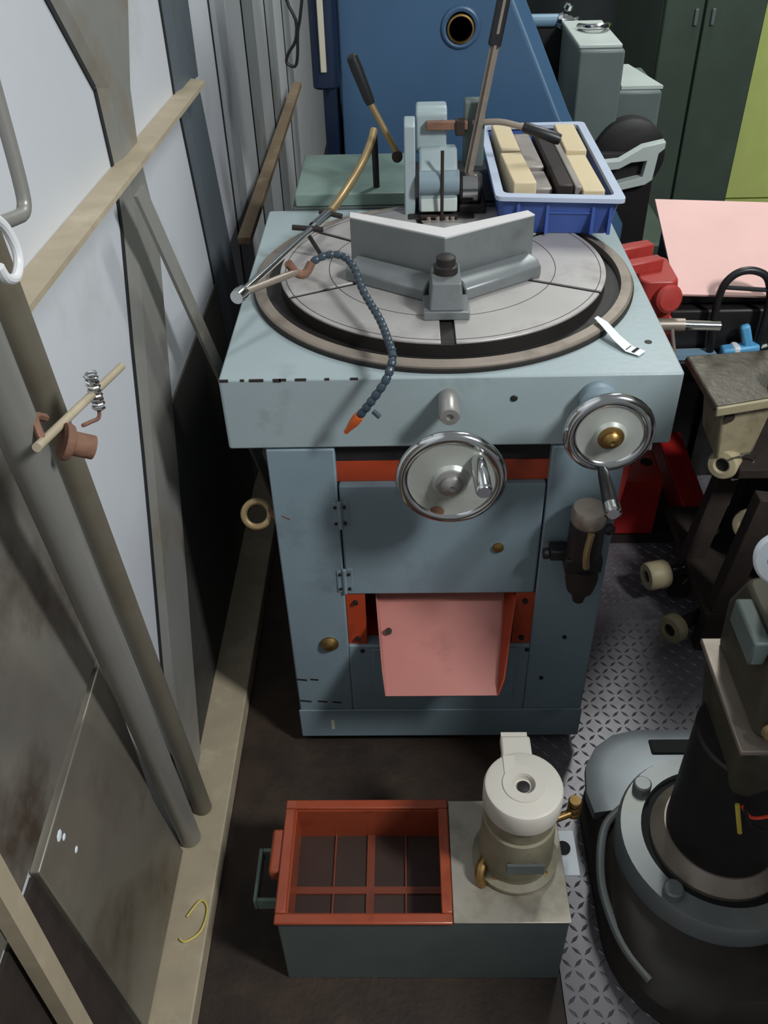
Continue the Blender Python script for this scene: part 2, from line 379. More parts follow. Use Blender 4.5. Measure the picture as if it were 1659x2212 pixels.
MB().lathe([(.2945, 0), (.2945, .0208)], (0, .355, .9215), n=96).build('turntable_body', 'iron_dark', S)
# V fence
fz0, fz1 = .947, 1.045
poly = [(-.163, .338), (0, .240), (.160, .332), (.150, .353), (0, .280), (-.163, .362)]
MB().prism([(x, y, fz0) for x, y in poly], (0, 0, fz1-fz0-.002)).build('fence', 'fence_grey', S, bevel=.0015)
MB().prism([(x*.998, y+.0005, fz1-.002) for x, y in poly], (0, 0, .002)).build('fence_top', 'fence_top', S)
for sg in (-1, 1):
    p0 = V((sg*.030, .212, .957)); p1 = V((sg*.168, .302, .957)); d = (p1-p0).normalized(); n = V((-d.y, d.x, 0))*(1 if sg > 0 else -1)
    m = MB(); pr = [(-.010, -.010), (-.010, .010), (.002, .020), (.030, .024), (.034, -.010)]
    rings = [[p + n*a + V((0, 0, h)) for a, h in pr] for p in (p0, p1)]
    m.loft(rings); m.build('clamp_arm', 'fence_grey', S, bevel=.003)
m = MB(); m.box(-.038, .038, .134, .200, .947, .962).build('clamp_foot', 'fence_grey', S, bevel=.002)
m = MB(); m.loft([rrect(-.028, .028, .138, .232, .004, .962), rrect(-.024, .024, .150, .232, .004, 1.004)]); m.build('clamp_block', 'fence_grey', S, bevel=.0015)
MB().lathe([(.020, 0), (.020, .012), (.016, .014), (.016, .026), (.011, .029), (0, .029)], (0, .195, 1.004), n=24).build('clamp_nut', 'iron_dark', S)
# front fittings
MB().lathe([(.015, 0), (.0165, .004), (.0165, .052), (.0145, .056), (.006, .056), (.005, .052), (0, .052)], (-.002, 0, .885), (0, -1, -.05), 24).build('knob', 'steel_machined', S)
MB().lathe([(.006, .0005), (.0045, .002), (0, .002)], (.101, 0, .88), (0, -1, 0), 12).build('plug', 'iron_dark', S)
MB().lathe([(.018, 0), (.018, .004), (.012, .010), (.005, .013), (0, .013)], (-.224, 0, .321), (0, -1, 0), 24).build('oil_plug', 'brass', S)
MB().lathe([(.006, 0), (.006, .001), (0, .001)], (.325, .10, .92), (0, 0, 1), 12).build('plug', 'iron_dark', S)
for x, z in ((-.16, .30), (.165, .30), (.20, .215), (.235, .335)):
    MB().cyl((x, 0, z), (x, -.003, z), .0045, n=10).build('screw', 'iron_dark', S)
for x, wd, h in ((-.351, .014, .003), (-.322, .006, .0022), (-.30, .022, .003), (-.268, .012, .0042), (-.259, .011, .0025), (-.231, .017, .0025), (-.19, .007, .002), (-.148, .012, .002), (-.095, .009, .0018)):
    MB().box(x-wd/2, x+wd/2, -.0006, .002, .9195-h, .9206).build('paint_chip', 'rust_dark', S)
for x, z, wd in ((-.288, .213, .022), (-.262, .213, .016), (-.285, .145, .024), (-.25, .143, .020), (-.22, .140, .018)):
    MB().obox((x, -.0002, z), (wd, .001, .004), ry=.15).build('paint_chip', 'iron_dark', S)
MB().box(-.236, -.229, -.0046, -.004, .055, .085).build('paint_drip', 'cream', S)
# handwheels
def wheel(cx, cz, R, y0, y, hub_mat):
    wh = MB().lathe([(R-.017, 0), (R-.014, .006), (R*.55, .004), (R*.36, .008), (R*.30, .014), (.001, .014), (.001, -.01), (R*.3, -.012), (R-.014, -.006)], (cx, y, cz), (0, -1, 0), 64, closed=True).build('handwheel', 'wheel_face', S)
    prof = []
    for k in range(12):
        a = 2*math.pi*k/12; prof.append((R-.0105+.0105*math.cos(a), .0095*math.sin(a)))
    MB().lathe(prof, (cx, y, cz), (0, -1, 0), 72, closed=True).build('rim', 'chrome', wh, smooth=60)
    MB().lathe([(R*.30, .012), (R*.28, .015), (R*.2, .017), (R*.2, .022), (R*.15, .026), (R*.06, .028), (0, .026)], (cx, y, cz), (0, -1, 0), 32).build('hub_nut', hub_mat, wh)
    MB().cyl((cx, y0, cz), (cx, y, cz), .014).build('shaft', 'steel_machined', wh)
    return wh
w1 = wheel(0, .800, .086, .02, -.10, 'steel_machined')
MB().lathe([(.010, 0), (.0115, .008), (.0125, .045), (.0125, .074), (.0115, .078), (.0095, .080), (0, .080)], (.039, -.106, .838), (.05, -1, 0), 20).build('crank_handle', 'chrome', w1)
MB().lathe([(0, 0), (.013, 0), (.010, .0012), (0, .0016)], (-.022, -.1052, .737), (0, -1, 0), 9).build('rust_spot', 'rust', w1)
w2 = wheel(.231, .880, .068, .0, -.10, 'brass')
MB().lathe([(.030, 0), (.030, .02), (.022, .025), (.022, .06)], (.231, 0, .880), (0, -1, 0), 28).build('bearing_boss', 'cab_paint', S)
h2 = MB().lathe([(.007, 0), (.0085, .01), (.011, .06), (.0125, .096), (.010, .100), (0, .100)], (.228, -.106, .818), (-.02, -1, -.04), 20).build('crank_handle', 'black_rubber', w2)
MB().lathe([(.0128, .085), (.0128, .100), (.009, .103), (0, .103)], (.228, -.106, .818), (-.02, -1, -.04), 20).build('handle_cap', 'chrome', h2)
# lubricator bottle at the right
lu = MB().lathe([(.024, 0), (.030, .004), (.030, .075), (.026, .080)], (.236, -.040, .585), n=28).build('oil_bottle', 'black_oily', S)
MB().lathe([(.028, 0), (.030, .003), (.030, .024), (.027, .030), (.018, .031), (0, .029)], (.236, -.040, .660), n=28).build('bottle_cap', 'ring_metal', lu)
MB().obox((.236, -.034, .573), (.064, .05, .030)).box(.180, .21, -.04, -.01, .570, .592).cyl((.18, -.03, .58), (.168, -.03, .58), .010, n=14).build('bottle_bracket', 'black_oily', lu, bevel=.003)
MB().lathe([(.027, 0), (.029, -.03), (.024, -.055), (.014, -.066), (.010, -.085), (0, -.085)], (.240, -.038, .558), n=20).build('drain_bowl', 'rust_dark', lu)
MB().tube([(.236, -.073, .66), (.232, -.076, .62), (.236, -.073, .585)], .006).build('bottle_label', 'bronze', lu)
MB().tube([(.262, -.04, .64), (.275, -.04, .645), (.278, -.03, .63), (.270, -.01, .62)], .008).build('bottle_clip', 'black_rubber', lu)
# rusty eye at the left side
m = MB(); prof = [(.023+.006*math.cos(2*math.pi*k/10), .006*math.sin(2*math.pi*k/10)) for k in range(10)]
eye = MB().lathe(prof, (-.334, .02, .636), (.15, -1, .55), 36, closed=True).build('lifting_eye', 'bronze', S)
MB().add([(-.302, .012, .625), (-.272, -.0015, .640), (-.285, -.0015, .648), (-.312, .010, .650), (-.302, .02, .625), (-.272, .0, .640), (-.285, .0, .648), (-.312, .02, .650)],
         [(0,1,2,3),(7,6,5,4),(0,4,5,1),(1,5,6,2),(2,6,7,3),(3,7,4,0)]).build('eye_shank', 'rust', eye)
# ---- head behind the turntable
hy = .62
MB().box(-.060, .075, .575, .70, .92, .95).build('head_foot', 'iron_dark', S, bevel=.004)
MB().prism([(-.066, y, z) for y, z in ((.60, .935), (.70, .935), (.70, 1.11), (.64, 1.128), (.60, 1.12))], (.022, 0, 0)).build('guard_plate', 'pale_paint', S, bevel=.003)
hb = MB().prism([(-.037, y, z) for y, z in ((.615, 1.045), (.64, 1.068), (.685, 1.06), (.70, .95), (.60, .95), (.585, 1.0), (.59, 1.03))], (.077, 0, 0)).build('head_body', 'pale_paint', S, bevel=.006, seg=3)
MB().prism([(-.042, y, z) for y, z in ((.66, 1.05), (.66, 1.125), (.672, 1.137), (.705, 1.137), (.72, 1.125), (.72, 1.05))], (.062, 0, 0)).build('head_top', 'pale_paint', S, bevel=.005, seg=3)
MB().prism([(-.034, y, z) for y, z in ((.583, .958), (.612, .958), (.612, .985), (.59, .985))], (.074, 0, 0)).build('head_pad', 'grey_top', S, bevel=.003)
MB().cyl((-.036, .60, 1.012), (.043, .60, 1.012), .024).build('pivot_drum', 'cab_paint', S)
for k in range(3): MB().box(-.034, .040, .571-.002*k, .578, .935+.008*k, .940+.008*k).build('jaw_plate', 'rust_dark', S, bevel=.001)
for x in (-.018, .0, .018, .03):
    MB().cyl((x, .57, .925), (x, .57, .955), .005, n=8).build('jaw_bolt', 'ring_metal', S)
MB().cyl((.0085, .565, .93), (.0085, .585, 1.078), .0035, n=10).build('stop_rod', 'rust_dark', S)
MB().box(-.022, .06, .645, .660, 1.098, 1.114).build('cross_bar', 'rust', S, bevel=.002)
MB().box(.036, .054, .64, .665, 1.088, 1.116).build('bar_clamp', 'rust_dark', S, bevel=.002)
MB().box(.054, .095, .66, .70, 1.02, 1.146).build('lever_bracket', 'grey_green', S, bevel=.004)
MB().lathe([(.028, 0), (.030, .004), (.030, .040), (.026, .045), (.010, .046), (0, .046)], (.045, .625, .992), (1, 0, 0), 28).build('lever_drum', 'iron_dark', S)
MB().lathe([(.0305, .006), (.0305, .036), (.0295, .036), (.0295, .006)], (.045, .625, .992), (1, 0, 0), 28, closed=True).build('drum_band', 'chrome', S)
MB().box(.045, .10, .60, .70, .92, .966).build('drum_housing', 'iron_dark', S, bevel=.004)
lr = MB().bar((.062, .635, 1.008), (.128, .655, 1.37), .017, .007).bar((.062, .628, 1.008), (.128, .648, 1.37), .005, .008).build('feed_lever', 'ring_metal', S)
MB().bar((.1045, .645, 1.247), (.132, .655, 1.40), .024, .016).build('lever_grip', 'black_rubber', lr, bevel=.003)
ll = MB().cyl((-.080, .68, 1.045), (-.138, .68, 1.155), .0065).build('clamp_lever', 'bronze', S)
MB().lathe([(.009, 0), (.0105, .01), (.012, .07), (.011, .092), (.006, .096), (0, .096)], (-.131, .68, 1.142), (-.36, 0, .93), 16).build('lever_grip', 'black_rubber', ll)
MB().lathe([(.011, 0), (.011, .03), (.008, .032), (0, .032)], (-.080, .70, 1.035), (0, -1, .2), 18).build('lever_boss', 'rust_dark', ll)
l3 = MB().tube([(.07, .655, 1.108), (.12, .65, 1.111), (.155, .645, 1.105), (.172, .642, 1.101)], .006).build('cross_lever', 'ring_metal', S)
MB().lathe([(.008, 0), (.0105, .004), (.0115, .07), (.010, .078), (0, .080)], (.168, .642, 1.103), (.93, -.1, -.30), 16).build('lever_grip', 'black_rubber', l3)
# rear bed with green lid
MB().box(-.31, .36, .715, 1.0, .60, .925).build('rear_bed', 'tank_grey', S, bevel=.004)
MB().box(-.302, -.062, .716, .985, .925, .952).build('rear_lid', 'green_box', S, bevel=.003)
MB().box(-.06, .35, .72, .985, .925, .930).build('bed_strip', 'iron_dark', S)
# coolant arm and jointed hose
A0, A1 = V((-.331, .120, 1.006)), V((-.208, .50, .996))
arm = MB().cyl(A0, A1, .0062, n=18).build('coolant_arm', 'chrome', S)
d = (A1-A0).normalized()
MB().cyl(A1-d*.09, A1-d*.02, .0095, n=16).build('arm_sleeve', 'chrome', arm)
MB().tube([A1-d*.005, (-.19, .57, 1.0), (-.156, .66, 1.026), (-.136, .71, 1.055), (-.128, .74, 1.075)], .0085, n=12).build('arm_tube', 'bronze', arm)
MB().cyl((-.128, .74, 1.075), (-.126, .76, .92), .007).build('arm_post', 'iron_dark', arm)
MB().cyl(A1-d*.10+V((-.035, 0, .004)), A1-d*.10+V((.022, -.004, 0)), .005, n=10).build('arm_clamp', 'iron_dark', arm)
MB().cyl(A1-d*.012+V((-.018, 0, .004)), A1-d*.012+V((.026, -.008, -.004)), .005, n=10).build('arm_clamp', 'iron_dark', arm)
MB().cyl(A1-d*.12+V((0, 0, 0)), (-.222, .40, .947), .004, n=8).build('arm_prop', 'iron_dark', arm)
MB().lathe([(.011, -.012), (.012, 0), (.011, .012), (0, .014)], A0, d, 16).build('arm_elbow', 'chrome', arm)
MB().cyl(A0+V((.004, .006, 0)), (-.250, .220, .998), .0062, n=14).build('arm_branch', 'ring_metal', arm)
MB().tube([(-.262, .215, 1.016), (-.25, .222, .995), (-.236, .226, .992), (-.226, .24, 1.004)], .0075, n=10).build('hose_valve', 'rust', arm)
hp = [V(p) for p in ((-.226, .243, 1.004), (-.200, .252, 1.013), (-.173, .250, 1.012), (-.153, .220, 1.004), (-.136, .160, .989), (-.108, .080, .979), (-.093, .010, .976), (-.087, -.030, .972), (-.097, -.050, .947), (-.122, -.055, .910), (-.141, -.050, .882))]
dense = []
for i in range(len(hp)-1):
    p0, p1, p2, p3 = hp[max(0, i-1)], hp[i], hp[i+1], hp[min(len(hp)-1, i+2)]
    for k in range(20):
        t = k/20; dense.append(.5*((2*p1)+(-p0+p2)*t+(2*p0-5*p1+4*p2-p3)*t*t+(-p0+3*p1-3*p2+p3)*t**3))
dense.append(hp[-1])
acc = 0; beads = [0]
for i in range(1, len(dense)):
    acc += (dense[i]-dense[i-1]).length
    if acc >= .0128: beads.append(i); acc = 0
for a, b_ in zip(beads[:-1], beads[1:]):
    p, q = dense[a], dense[b_]; L_ = (q-p).length
    MB().lathe([(.0042, 0), (.0056, .002), (.0068, L_*.55), (.0068, L_*.8), (.0055, L_*1.05)], p, q-p, 10).build('hose_segment', 'hose_blue', arm)
tip = dense[-1]; dirn = (V((-.157, -.045, .858))-tip).normalized()
MB().lathe([(.0075, -.003), (.0082, .003), (.0078, .014), (.0045, .032), (.0035, .040), (0, .040)], tip, dirn, 14).build('nozzle', 'nozzle', arm)
MB().cyl((-.118, -.058, .897), (-.108, -.064, .890), .004, n=8).build('hose_tap', 'hose_blue', arm)

# ------------------------------------------------------------------ paper strip on the table
m = MB(); sp_ = [((.247, .150, .940), .005), ((.258, .128, .938), .009), ((.272, .098, .930), .010), ((.288, .072, .9235), .011), ((.306, .058, .9225), .010)]
rings = []
for p, wd in sp_:
    p = V(p); n = V((.55, .62, 0)).normalized()
    rings.append([p-n*wd, p+n*wd, p+n*wd+V((0, 0, .0008)), p-n*wd+V((0, 0, .0008))])
m.loft(rings); ps = tag(m.build('paper_strip', 'paper'), 'curled white paper strip with black marks lying on the blue-grey table corner', 'paper')
for t in (.286, .297):
    y = .0735 - (t-.288)*.78
    MB().obox((t, y, .9246), (.005, .017, .0006), rz=-.72).build('print_mark', 'dark_gap', ps)

# ------------------------------------------------------------------ blue crate with blocks, on the turntable and rear bed
cr = thing('plastic_crate', 'blue plastic crate with pale rim holding wooden and steel blocks', 'crate', (.225, .69, .9475))
z0, z1 = .9480, 1.020
def quad(xl0, xr0, yl, yr, yb, z, r=.014): # rounded quad footprint
    c = [(xr0, yb), (xl0, yb), (xl0, yl), (xr0, yr)]
    pts = []
    for i in range(4):
        p, a, b_ = V((*c[i], z)), V((*c[i-1], z)), V((*c[(i+1) % 4], z))
        u, v = (a-p).normalized(), (b_-p).normalized()
        for k in range(5):
            t = k/4; q0, q1 = p+u*r, p+v*r
            pts.append((1-t)**2*q0 + 2*t*(1-t)*p + t*t*q1)
    return pts
out0, out1 = quad(.122, .326, .500, .482, .93, z0), quad(.112, .338, .488, .462, .94, z1)
in1, in0 = quad(.117, .333, .494, .468, .935, z1), quad(.127, .321, .506, .488, .925, z0+.004)
MB().loft([out0, out1, in1, in0]).build('crate_body', 'crate_blue', cr)
ro, ri = quad(.106, .345, .480, .452, .948, z1-.004), quad(.122, .328, .500, .476, .928, z1-.004)
ro2 = [p+V((0, 0, .008)) for p in ro]; ri2 = [p+V((0, 0, .008)) for p in ri]
m = MB(); n = len(ro); m.v += ro+ro2+ri2+ri
for k in range(4):
    for j in range(n):
        j2 = (j+1) % n; k2 = (k+1) % 4; m.f.append((k*n+j, k*n+j2, k2*n+j2, k2*n+j))
m.build('crate_rim', 'crate_rim', cr)
for x in (.150, .205, .290, .322):
    yf = .4965 - (x-.12)*.095
    MB().box(x-.003, x+.003, yf-.012, yf+.004, z0+.004, z1-.006).build('crate_rib', 'crate_blue', cr)
yf = .480
MB().prism([(.205, .4875, .990), (.290, .479, .990), (.290, .472, .990), (.205, .480, .990)], (0, 0, .004)).build('crate_rib', 'crate_blue', cr)
def block(name, label, mat, c, size, rz=0, rx=0, bev=.003):
    o = MB().obox(c, size, rx=rx, rz=rz).build(name, mat, bevel=bev)
    return tag(o, label, 'block', 'blocks in the blue crate')
bz = .9535
block('wooden_block', 'pale wooden block nearest the front left corner of the blue crate', 'wood', (.158, .600, bz+.043), (.044, .18, .086), .06)
block('wooden_block', 'pale wooden block at the back left of the blue crate, under the black grip', 'wood', (.152, .795, bz+.043), (.040, .19, .086), .03)
block('steel_block', 'short grey steel block at the front of the crate beside the wooden block', 'grey_block', (.199, .577, bz+.034), (.036, .10, .068), .04)
block('steel_block', 'long grey steel block lying behind the short steel one in the crate', 'grey_block', (.196, .755, bz+.036), (.036, .22, .070), .03)
block('dark_bar', 'dark flat steel bar lying along the middle of the blue crate', 'dark_block', (.2365, .69, bz+.040), (.030, .36, .080), .02)
block('steel_bar', 'thin pale steel bar between the dark bar and the boards in the crate', 'grey_block', (.2625, .69, bz+.038), (.014, .35, .074), .02)
block('wooden_board', 'pale wooden board at the front right of the crate, tan end facing out', 'wood', (.292, .608, bz+.036), (.042, .210, .070), .02)
block('wooden_board', 'pale wooden board at the back right corner of the blue crate', 'wood', (.293, .815, bz+.039), (.044, .185, .078), 0)

# ------------------------------------------------------------------ coolant tank with pump, and its tray
T = thing('coolant_tank', 'grey steel coolant tank on the floor in front of the saw, pump on its lid', 'tank', (-.05, -.39, 0))
m = MB(); m.box(-.288, .186, -.498, -.492, .0, .2).box(-.288, .186, -.285, -.279, 0, .2).box(-.288, -.282, -.492, -.285, 0, .2).box(.18, .186, -.492, -.285, 0, .2).box(-.282, .18, -.492, -.285, 0, .01).box(-.006, -.001, -.492, -.285, .01, .2)
m.build('tank_body', 'tank_grey', T, bevel=.002)
MB().box(-.001, .189, -.500, -.277, .2, .204).build('tank_lid', 'lid_steel', T, bevel=.001)
pm = MB().lathe([(.070, 0), (.072, .006), (.072, .012), (.060, .016), (.060, .03), (.062, .034), (.059, .125), (.054, .13)], (.108, -.385, .204), n=36).build('pump_body', 'pump_dirty', T)
MB().lathe([(.056, 0), (.0565, .012), (.0565, .022), (.0565, .03)], (.108, -.385, .334), n=36).build('pump_band', 'pump_dirty', pm)
MB().lathe([(.054, .0), (.061, .002), (.0625, .006), (.0625, .040), (.060, .046), (.056, .048), (.017, .048), (.015, .040), (0, .040)], (.108, -.388, .372), n=48).build('fan_cover', 'pump_white', pm)
MB().lathe([(.018, 0), (.018, .0025), (.033, .0025), (.033, 0)], (.108, -.388, .4195), n=36, closed=True).build('cover_ring', 'pump_white', pm)
MB().prism([(.080, -.382, .4196), (.098, -.360, .4196), (.098, -.336, .4196), (.080, -.336, .4196)], (0, 0, .002)).build('cover_strap', 'pump_white', pm)
MB().lathe([(.010, 0), (.010, .003), (.005, .005), (0, .005)], (.108, -.388, .412), n=16).build('shaft_end', 'iron_dark', pm)
MB().box(.082, .127, -.335, -.300, .352, .408).box(.080, .129, -.345, -.29, .40, .412).build('terminal_box', 'pump_white', pm, bevel=.004)
MB().box(.083, .126, -.296, -.276, .375, .402).build('cable_gland', 'pump_white', pm)
MB().box(.085, .145, -.449, -.444, .262, .285).build('name_plate', 'tank_grey', pm)
for a in (20, 110, 200, 290):
    x, y = .108+.058*math.cos(math.radians(a+30)), -.385+.058*math.sin(math.radians(a+30))
    MB().lathe([(.006, 0), (.006, .005), (.003, .006), (0, .006)], (x, y, .215), n=8).build('bolt', 'brass', pm)
MB().tube([(.060, -.40, .235), (.048, -.418, .232), (.045, -.43, .222), (.050, -.435, .205)], .009).build('outlet_elbow', 'brass', pm)
MB().box(.186, .222, -.40, -.315, .165, .169).build('outlet_bracket', 'white_paint', T, bevel=.001)
MB().lathe([(.013, 0), (.013, .003), (0, .003)], (.199, -.350, .169), n=20).build('bracket_hole', 'dark_gap', T)
MB().cyl((.16, -.35, .25), (.205, -.332, .25), .007).build('outlet_pipe', 'brass', T)
for k in range(3):
    MB().lathe([(.010, 0), (.012, .003), (.012, .009), (.010, .012), (0, .012)], (.213, -.325, .235+.016*k), n=12).build('hose_fitting', 'brass', T)
MB().box(-.345, -.338, -.425, -.325, .10, .13).box(-.338, -.288, -.425, -.418, .10, .13).box(-.338, -.288, -.332, -.325, .10, .13).build('side_handle', 'green_box', T, bevel=.002)
R_ = thing('orange_tray', 'orange-red strainer tray with divided mesh bottom, dropped into the grey tank', 'tray', (-.146, -.388, .10))
def frame(m, x0, x1, y0, y1, z0_, z1_, t):
    m.box(x0, x1, y0, y0+t, z0_, z1_).box(x0, x1, y1-t, y1, z0_, z1_).box(x0, x0+t, y0+t, y1-t, z0_, z1_).box(x1-t, x1, y0+t, y1-t, z0_, z1_)
m = MB(); frame(m, -.276, -.010, -.486, -.291, .118, .2, .004); m.build('tray_wall', 'tray_orange', R_)
m = MB(); frame(m, -.293, -.002, -.503, -.275, .2005, .207, .018); m.build('tray_rim', 'tray_orange', R_, bevel=.0025)
MB().box(-.272, -.014, -.482, -.295, .112, .118).build('tray_bottom', 'sludge', R_)
m = MB(); m.box(-.272, -.014, -.408, -.395, .118, .122)
for x, wd in ((-.206, .003), (-.141, .014), (-.078, .003)):
    m.box(x-wd/2, x+wd/2, -.482, -.408, .118, .122).box(x-wd/2, x+wd/2, -.395, -.295, .118, .122)
m.build('tray_grid', 'grid_orange', R_)
MB().box(-.312, -.289, -.412, -.33, .172, .203).build('tray_handle', 'tray_orange', R_, bevel=.005)

# ------------------------------------------------------------------ things along the wall
pp = V((-.497, -.258, .052)); pq = V((-.432, -.503, 1.136)); pd = (pq-pp).normalized()
MB_ = MB().cyl(pp+pd*.004, pp+pd*1.50, .0205, n=28)
lp = tag(MB_.build('steel_pipe', 'pipe_grey'), 'thick round grey pipe leaning diagonally on the wall, bolt clamped to it', 'pipe')
tag(MB().cyl((-.484, -.192, .0525), (-.472, -.388, 1.42), .0178, n=20).build('round_bar', 'bar_olive'), 'darker olive bar leaning on the wall behind the thick grey pipe', 'bar')
cl = thing('threaded_clamp', 'rusty threaded rod with nut and spring hook fastened across the grey pipe', 'clamp', (-.40, -.50, 1.14))
cc = V((-.402, -.497, 1.150))
MB().cyl(cc+V((0, -.045, .024)), cc+V((0, .215, -.042)), .0045, n=12).build('threaded_rod', 'tan_rail', cl)
MB().lathe([(.018, 0), (.019, .004), (.017, .008), (.012, .010), (.012, .030), (.008, .031), (.007, .026), (0, .026)], cc+V((0.004, .0, 0)), (.75, .35, -.5), 18).build('nut', 'rust', cl)
m = MB(); mm = []
for k in range(61):
    t = k/60; a = t*8*2*math.pi; mm.append(V((-.400+.006*math.cos(a), -.384+.006*math.sin(a), 1.158-.042*t)))
m.tube(mm, .0018, n=6, smooth=0).build('spring', 'chrome', cl)
MB().tube([(-.40, -.385, 1.115), (-.40, -.392, 1.108), (-.40, -.415, 1.118), (-.40, -.437, 1.128)], .0022, n=6).build('spring_hook', 'rust', cl)
MB().tube([cc+V((.0, -.03, .02)), cc+V((-.01, -.012, .035)), cc+V((-.01, .01, .02))], .004, n=6).build('wire_twist', 'rust', cl)
tag(MB().tube([(-.405, -.412, 1.60), (-.402, -.418, 1.46), (-.40, -.424, 1.375), (-.40, -.432, 1.350), (-.40, -.458, 1.352), (-.40, -.51, 1.365)], .0062, n=12, smooth=4).build('bent_rod', 'pipe_grey'), 'bent grey steel rod hooked beside the grey pipe, topmost at the left edge', 'rod')
tag(MB().tube([(-.385, -.575, 1.405), (-.385, -.545, 1.392), (-.383, -.520, 1.372), (-.381, -.512, 1.352), (-.38, -.516, 1.338), (-.38, -.530, 1.331), (-.38, -.546, 1.338), (-.38, -.552, 1.350)], .0042, n=10, smooth=4).build('wire_hook', 'hook_white'), 'white S-shaped hook hanging beside the bent rod at the left edge', 'hook')
tag(MB().prism([(-.474, .135, 1.16), (-.474, .185, 1.16), (-.40, .62, .20), (-.40, .565, .20)], (.006, 0, .0)).build('flat_strip', 'rib_steel'), 'grey flat strip leaning from the wall down behind the saw table', 'strip')
tag(MB().tube([(-.475, -.415, .0535), (-.455, -.385, .0545), (-.440, -.400, .0535), (-.445, -.44, .0535), (-.468, -.46, .0545), (-.480, -.455, .0545)], .0018, n=6, smooth=5).build('wire_loop', 'yellow_wire'), 'loop of thin yellow wire lying on the tan ledge along the wall', 'wire')
# black cable loops hanging at the back left
tag(MB().tube([(-.315, 1.0, 1.36), (-.318, 1.0, 1.28), (-.30, 1.0, 1.235), (-.304, 1.0, 1.195), (-.322, 1.0, 1.17), (-.328, 1.0, 1.15), (-.31, 1.0, 1.142), (-.302, 1.0, 1.165), (-.298, 1.0, 1.21), (-.290, 1.0, 1.24), (-.280, 1.0, 1.30), (-.28, 1.0, 1.38)], .0035, n=8).build('hanging_cable', 'black_rubber'), 'black cable hanging in loops between the wall and the blue machine', 'cable')

# ------------------------------------------------------------------ big blue machine behind
B = thing('blue_machine', 'large dark blue machine column with slanted side and round port, behind the saw', 'machine', (.05, 1.35, 0))
fx = [(-.215, 0), (.52, 0), (.52, .70), (.344, .99), (.10, 1.48), (.02, 1.62), (-.215, 1.62)]
yF = 1.12
def inset(pts, d_): # shift the right slanted edges inwards
    return [(x-(d_ if x > -.1 else 0), z) for x, z in pts]
m = MB(); m.loft([[(x, yF, z) for x, z in inset(fx, .035)], [(x, yF+.035, z) for x, z in fx], [(x, yF+.075, z) for x, z in fx]])
m.build('column', 'blue_machine', B, bevel=.004)
MB().bar((.352-.026, yF+.008, .955), (.11-.026, yF+.008, 1.44), .012, .012, (0, 1, 0)).build('edge_streak', 'blue_edge', B)  # bright streak along the bevel, put in as a paler strip
po = MB().lathe([(.047, 0), (.044, .006), (.040, .008), (.034, .006), (.031, -.0)], (.069, yF, 1.19), (0, -1, 0), 40)
po.build('port_flange', 'blue_machine', B)
MB().lathe([(.026, .004), (.031, .004), (.031, .011), (.027, .012)], (.069, yF, 1.188), (0, -1, 0), 40, closed=True).build('port_ring', 'brass', B)
MB().lathe([(.0275, .005), (0, .005)], (.069, yF, 1.188), (0, -1, 0), 40).build('port_hole', 'dark_gap', B)
MB().box(-.21, .28, yF+.076, 1.54, 0, 1.0).build('rear_casting', 'blue_machine', B, bevel=.004)
MB().box(-.262, -.222, 1.14, 1.5, 0, 1.5).build('side_panel', 'navy', B, bevel=.006)
m = MB().loft([rrect(-.279, -.217, 1.06, 1.12, .02, 1.075), rrect(-.279, -.217, 1.06, 1.12, .02, 1.10), rrect(-.279, -.217, 1.06, 1.12, .02, 1.5)])
bc = m.build('belt_cover', 'navy', B, bevel=.006)
MB().box(-.257, -.243, 1.052, 1.060, 1.115, 1.45).build('cover_strip', 'cream', bc, bevel=.002)

# ------------------------------------------------------------------ machinery at the back right
G = thing('grey_lathe', 'dim grey-green lathe with pale flat tops behind the blue crate', 'machine', (.5, 1.55, 0))
MB().box(.385, .50, 1.30, 1.62, .55, 1.095).build('gear_box', 'grey_green', G, bevel=.006)
MB().box(.384, .495, 1.32, 1.62, 1.095, 1.105).build('box_lid', 'grey_top', G, bevel=.003)
MB().box(.50, .62, 1.34, 1.60, .60, .985).build('apron', 'grey_green', G, bevel=.006)
MB().prism([(.515, 1.36, .986), (.625, 1.36, .986), (.58, 1.60, .986), (.535, 1.60, .986)], (0, 0, .008)).build('apron_lid', 'grey_top', G)
MB().lathe([(.085, 0), (.095, .02), (.095, .06), (.07, .07), (0, .07)], (.54, 1.335, .84), (0, -1, 0), 32).build('chuck', 'black_oily', G)
MB().box(.385, .70, 1.26, 1.625, 0, .60).build('lathe_bed', 'green_dark', G, bevel=.008)
m = MB(); pts = [(.452, 1.2, .848), (.50, 1.2, .852), (.556, 1.2, .886), (.612, 1.2, .898), (.612, 1.2, .88), (.598, 1.2, .868), (.592, 1.2, .80), (.575, 1.2, .788), (.47, 1.2, .765), (.47, 1.2, .785), (.565, 1.2, .808), (.570, 1.2, .85), (.53, 1.2, .846), (.50, 1.2, .83), (.452, 1.2, .826)]
m.prism(pts, (0, .03, 0)).build('guard_bracket', 'grey_top', G, bevel=.002)
MB().box(.45, .60, 1.23, 1.27, .62, .86).build('bracket_backing', 'black_oily', G)
H = thing('pipe_valve', 'pale blue pipe ending in chromed fittings at the upper right of the blue column', 'valve', (.37, 1.62, 1.0))
MB().cyl((.285, 1.66, 1.1), (.385, 1.655, 1.1), .017).build('pipe', 'blue_edge', H)
MB().lathe([(.02, 0), (.026, .01), (.022, .03), (.016, .045), (.02, .055), (.012, .07), (0, .07)], (.375, 1.65, 1.10), (1, -.1, -.15), 20).build('valve_body', 'chrome', H)
MB().lathe([(.010, 0), (.014, .006), (.012, .018), (0, .02)], (.40, 1.65, 1.125), (.3, -.3, 1), 14).build('valve_knob', 'chrome', H)
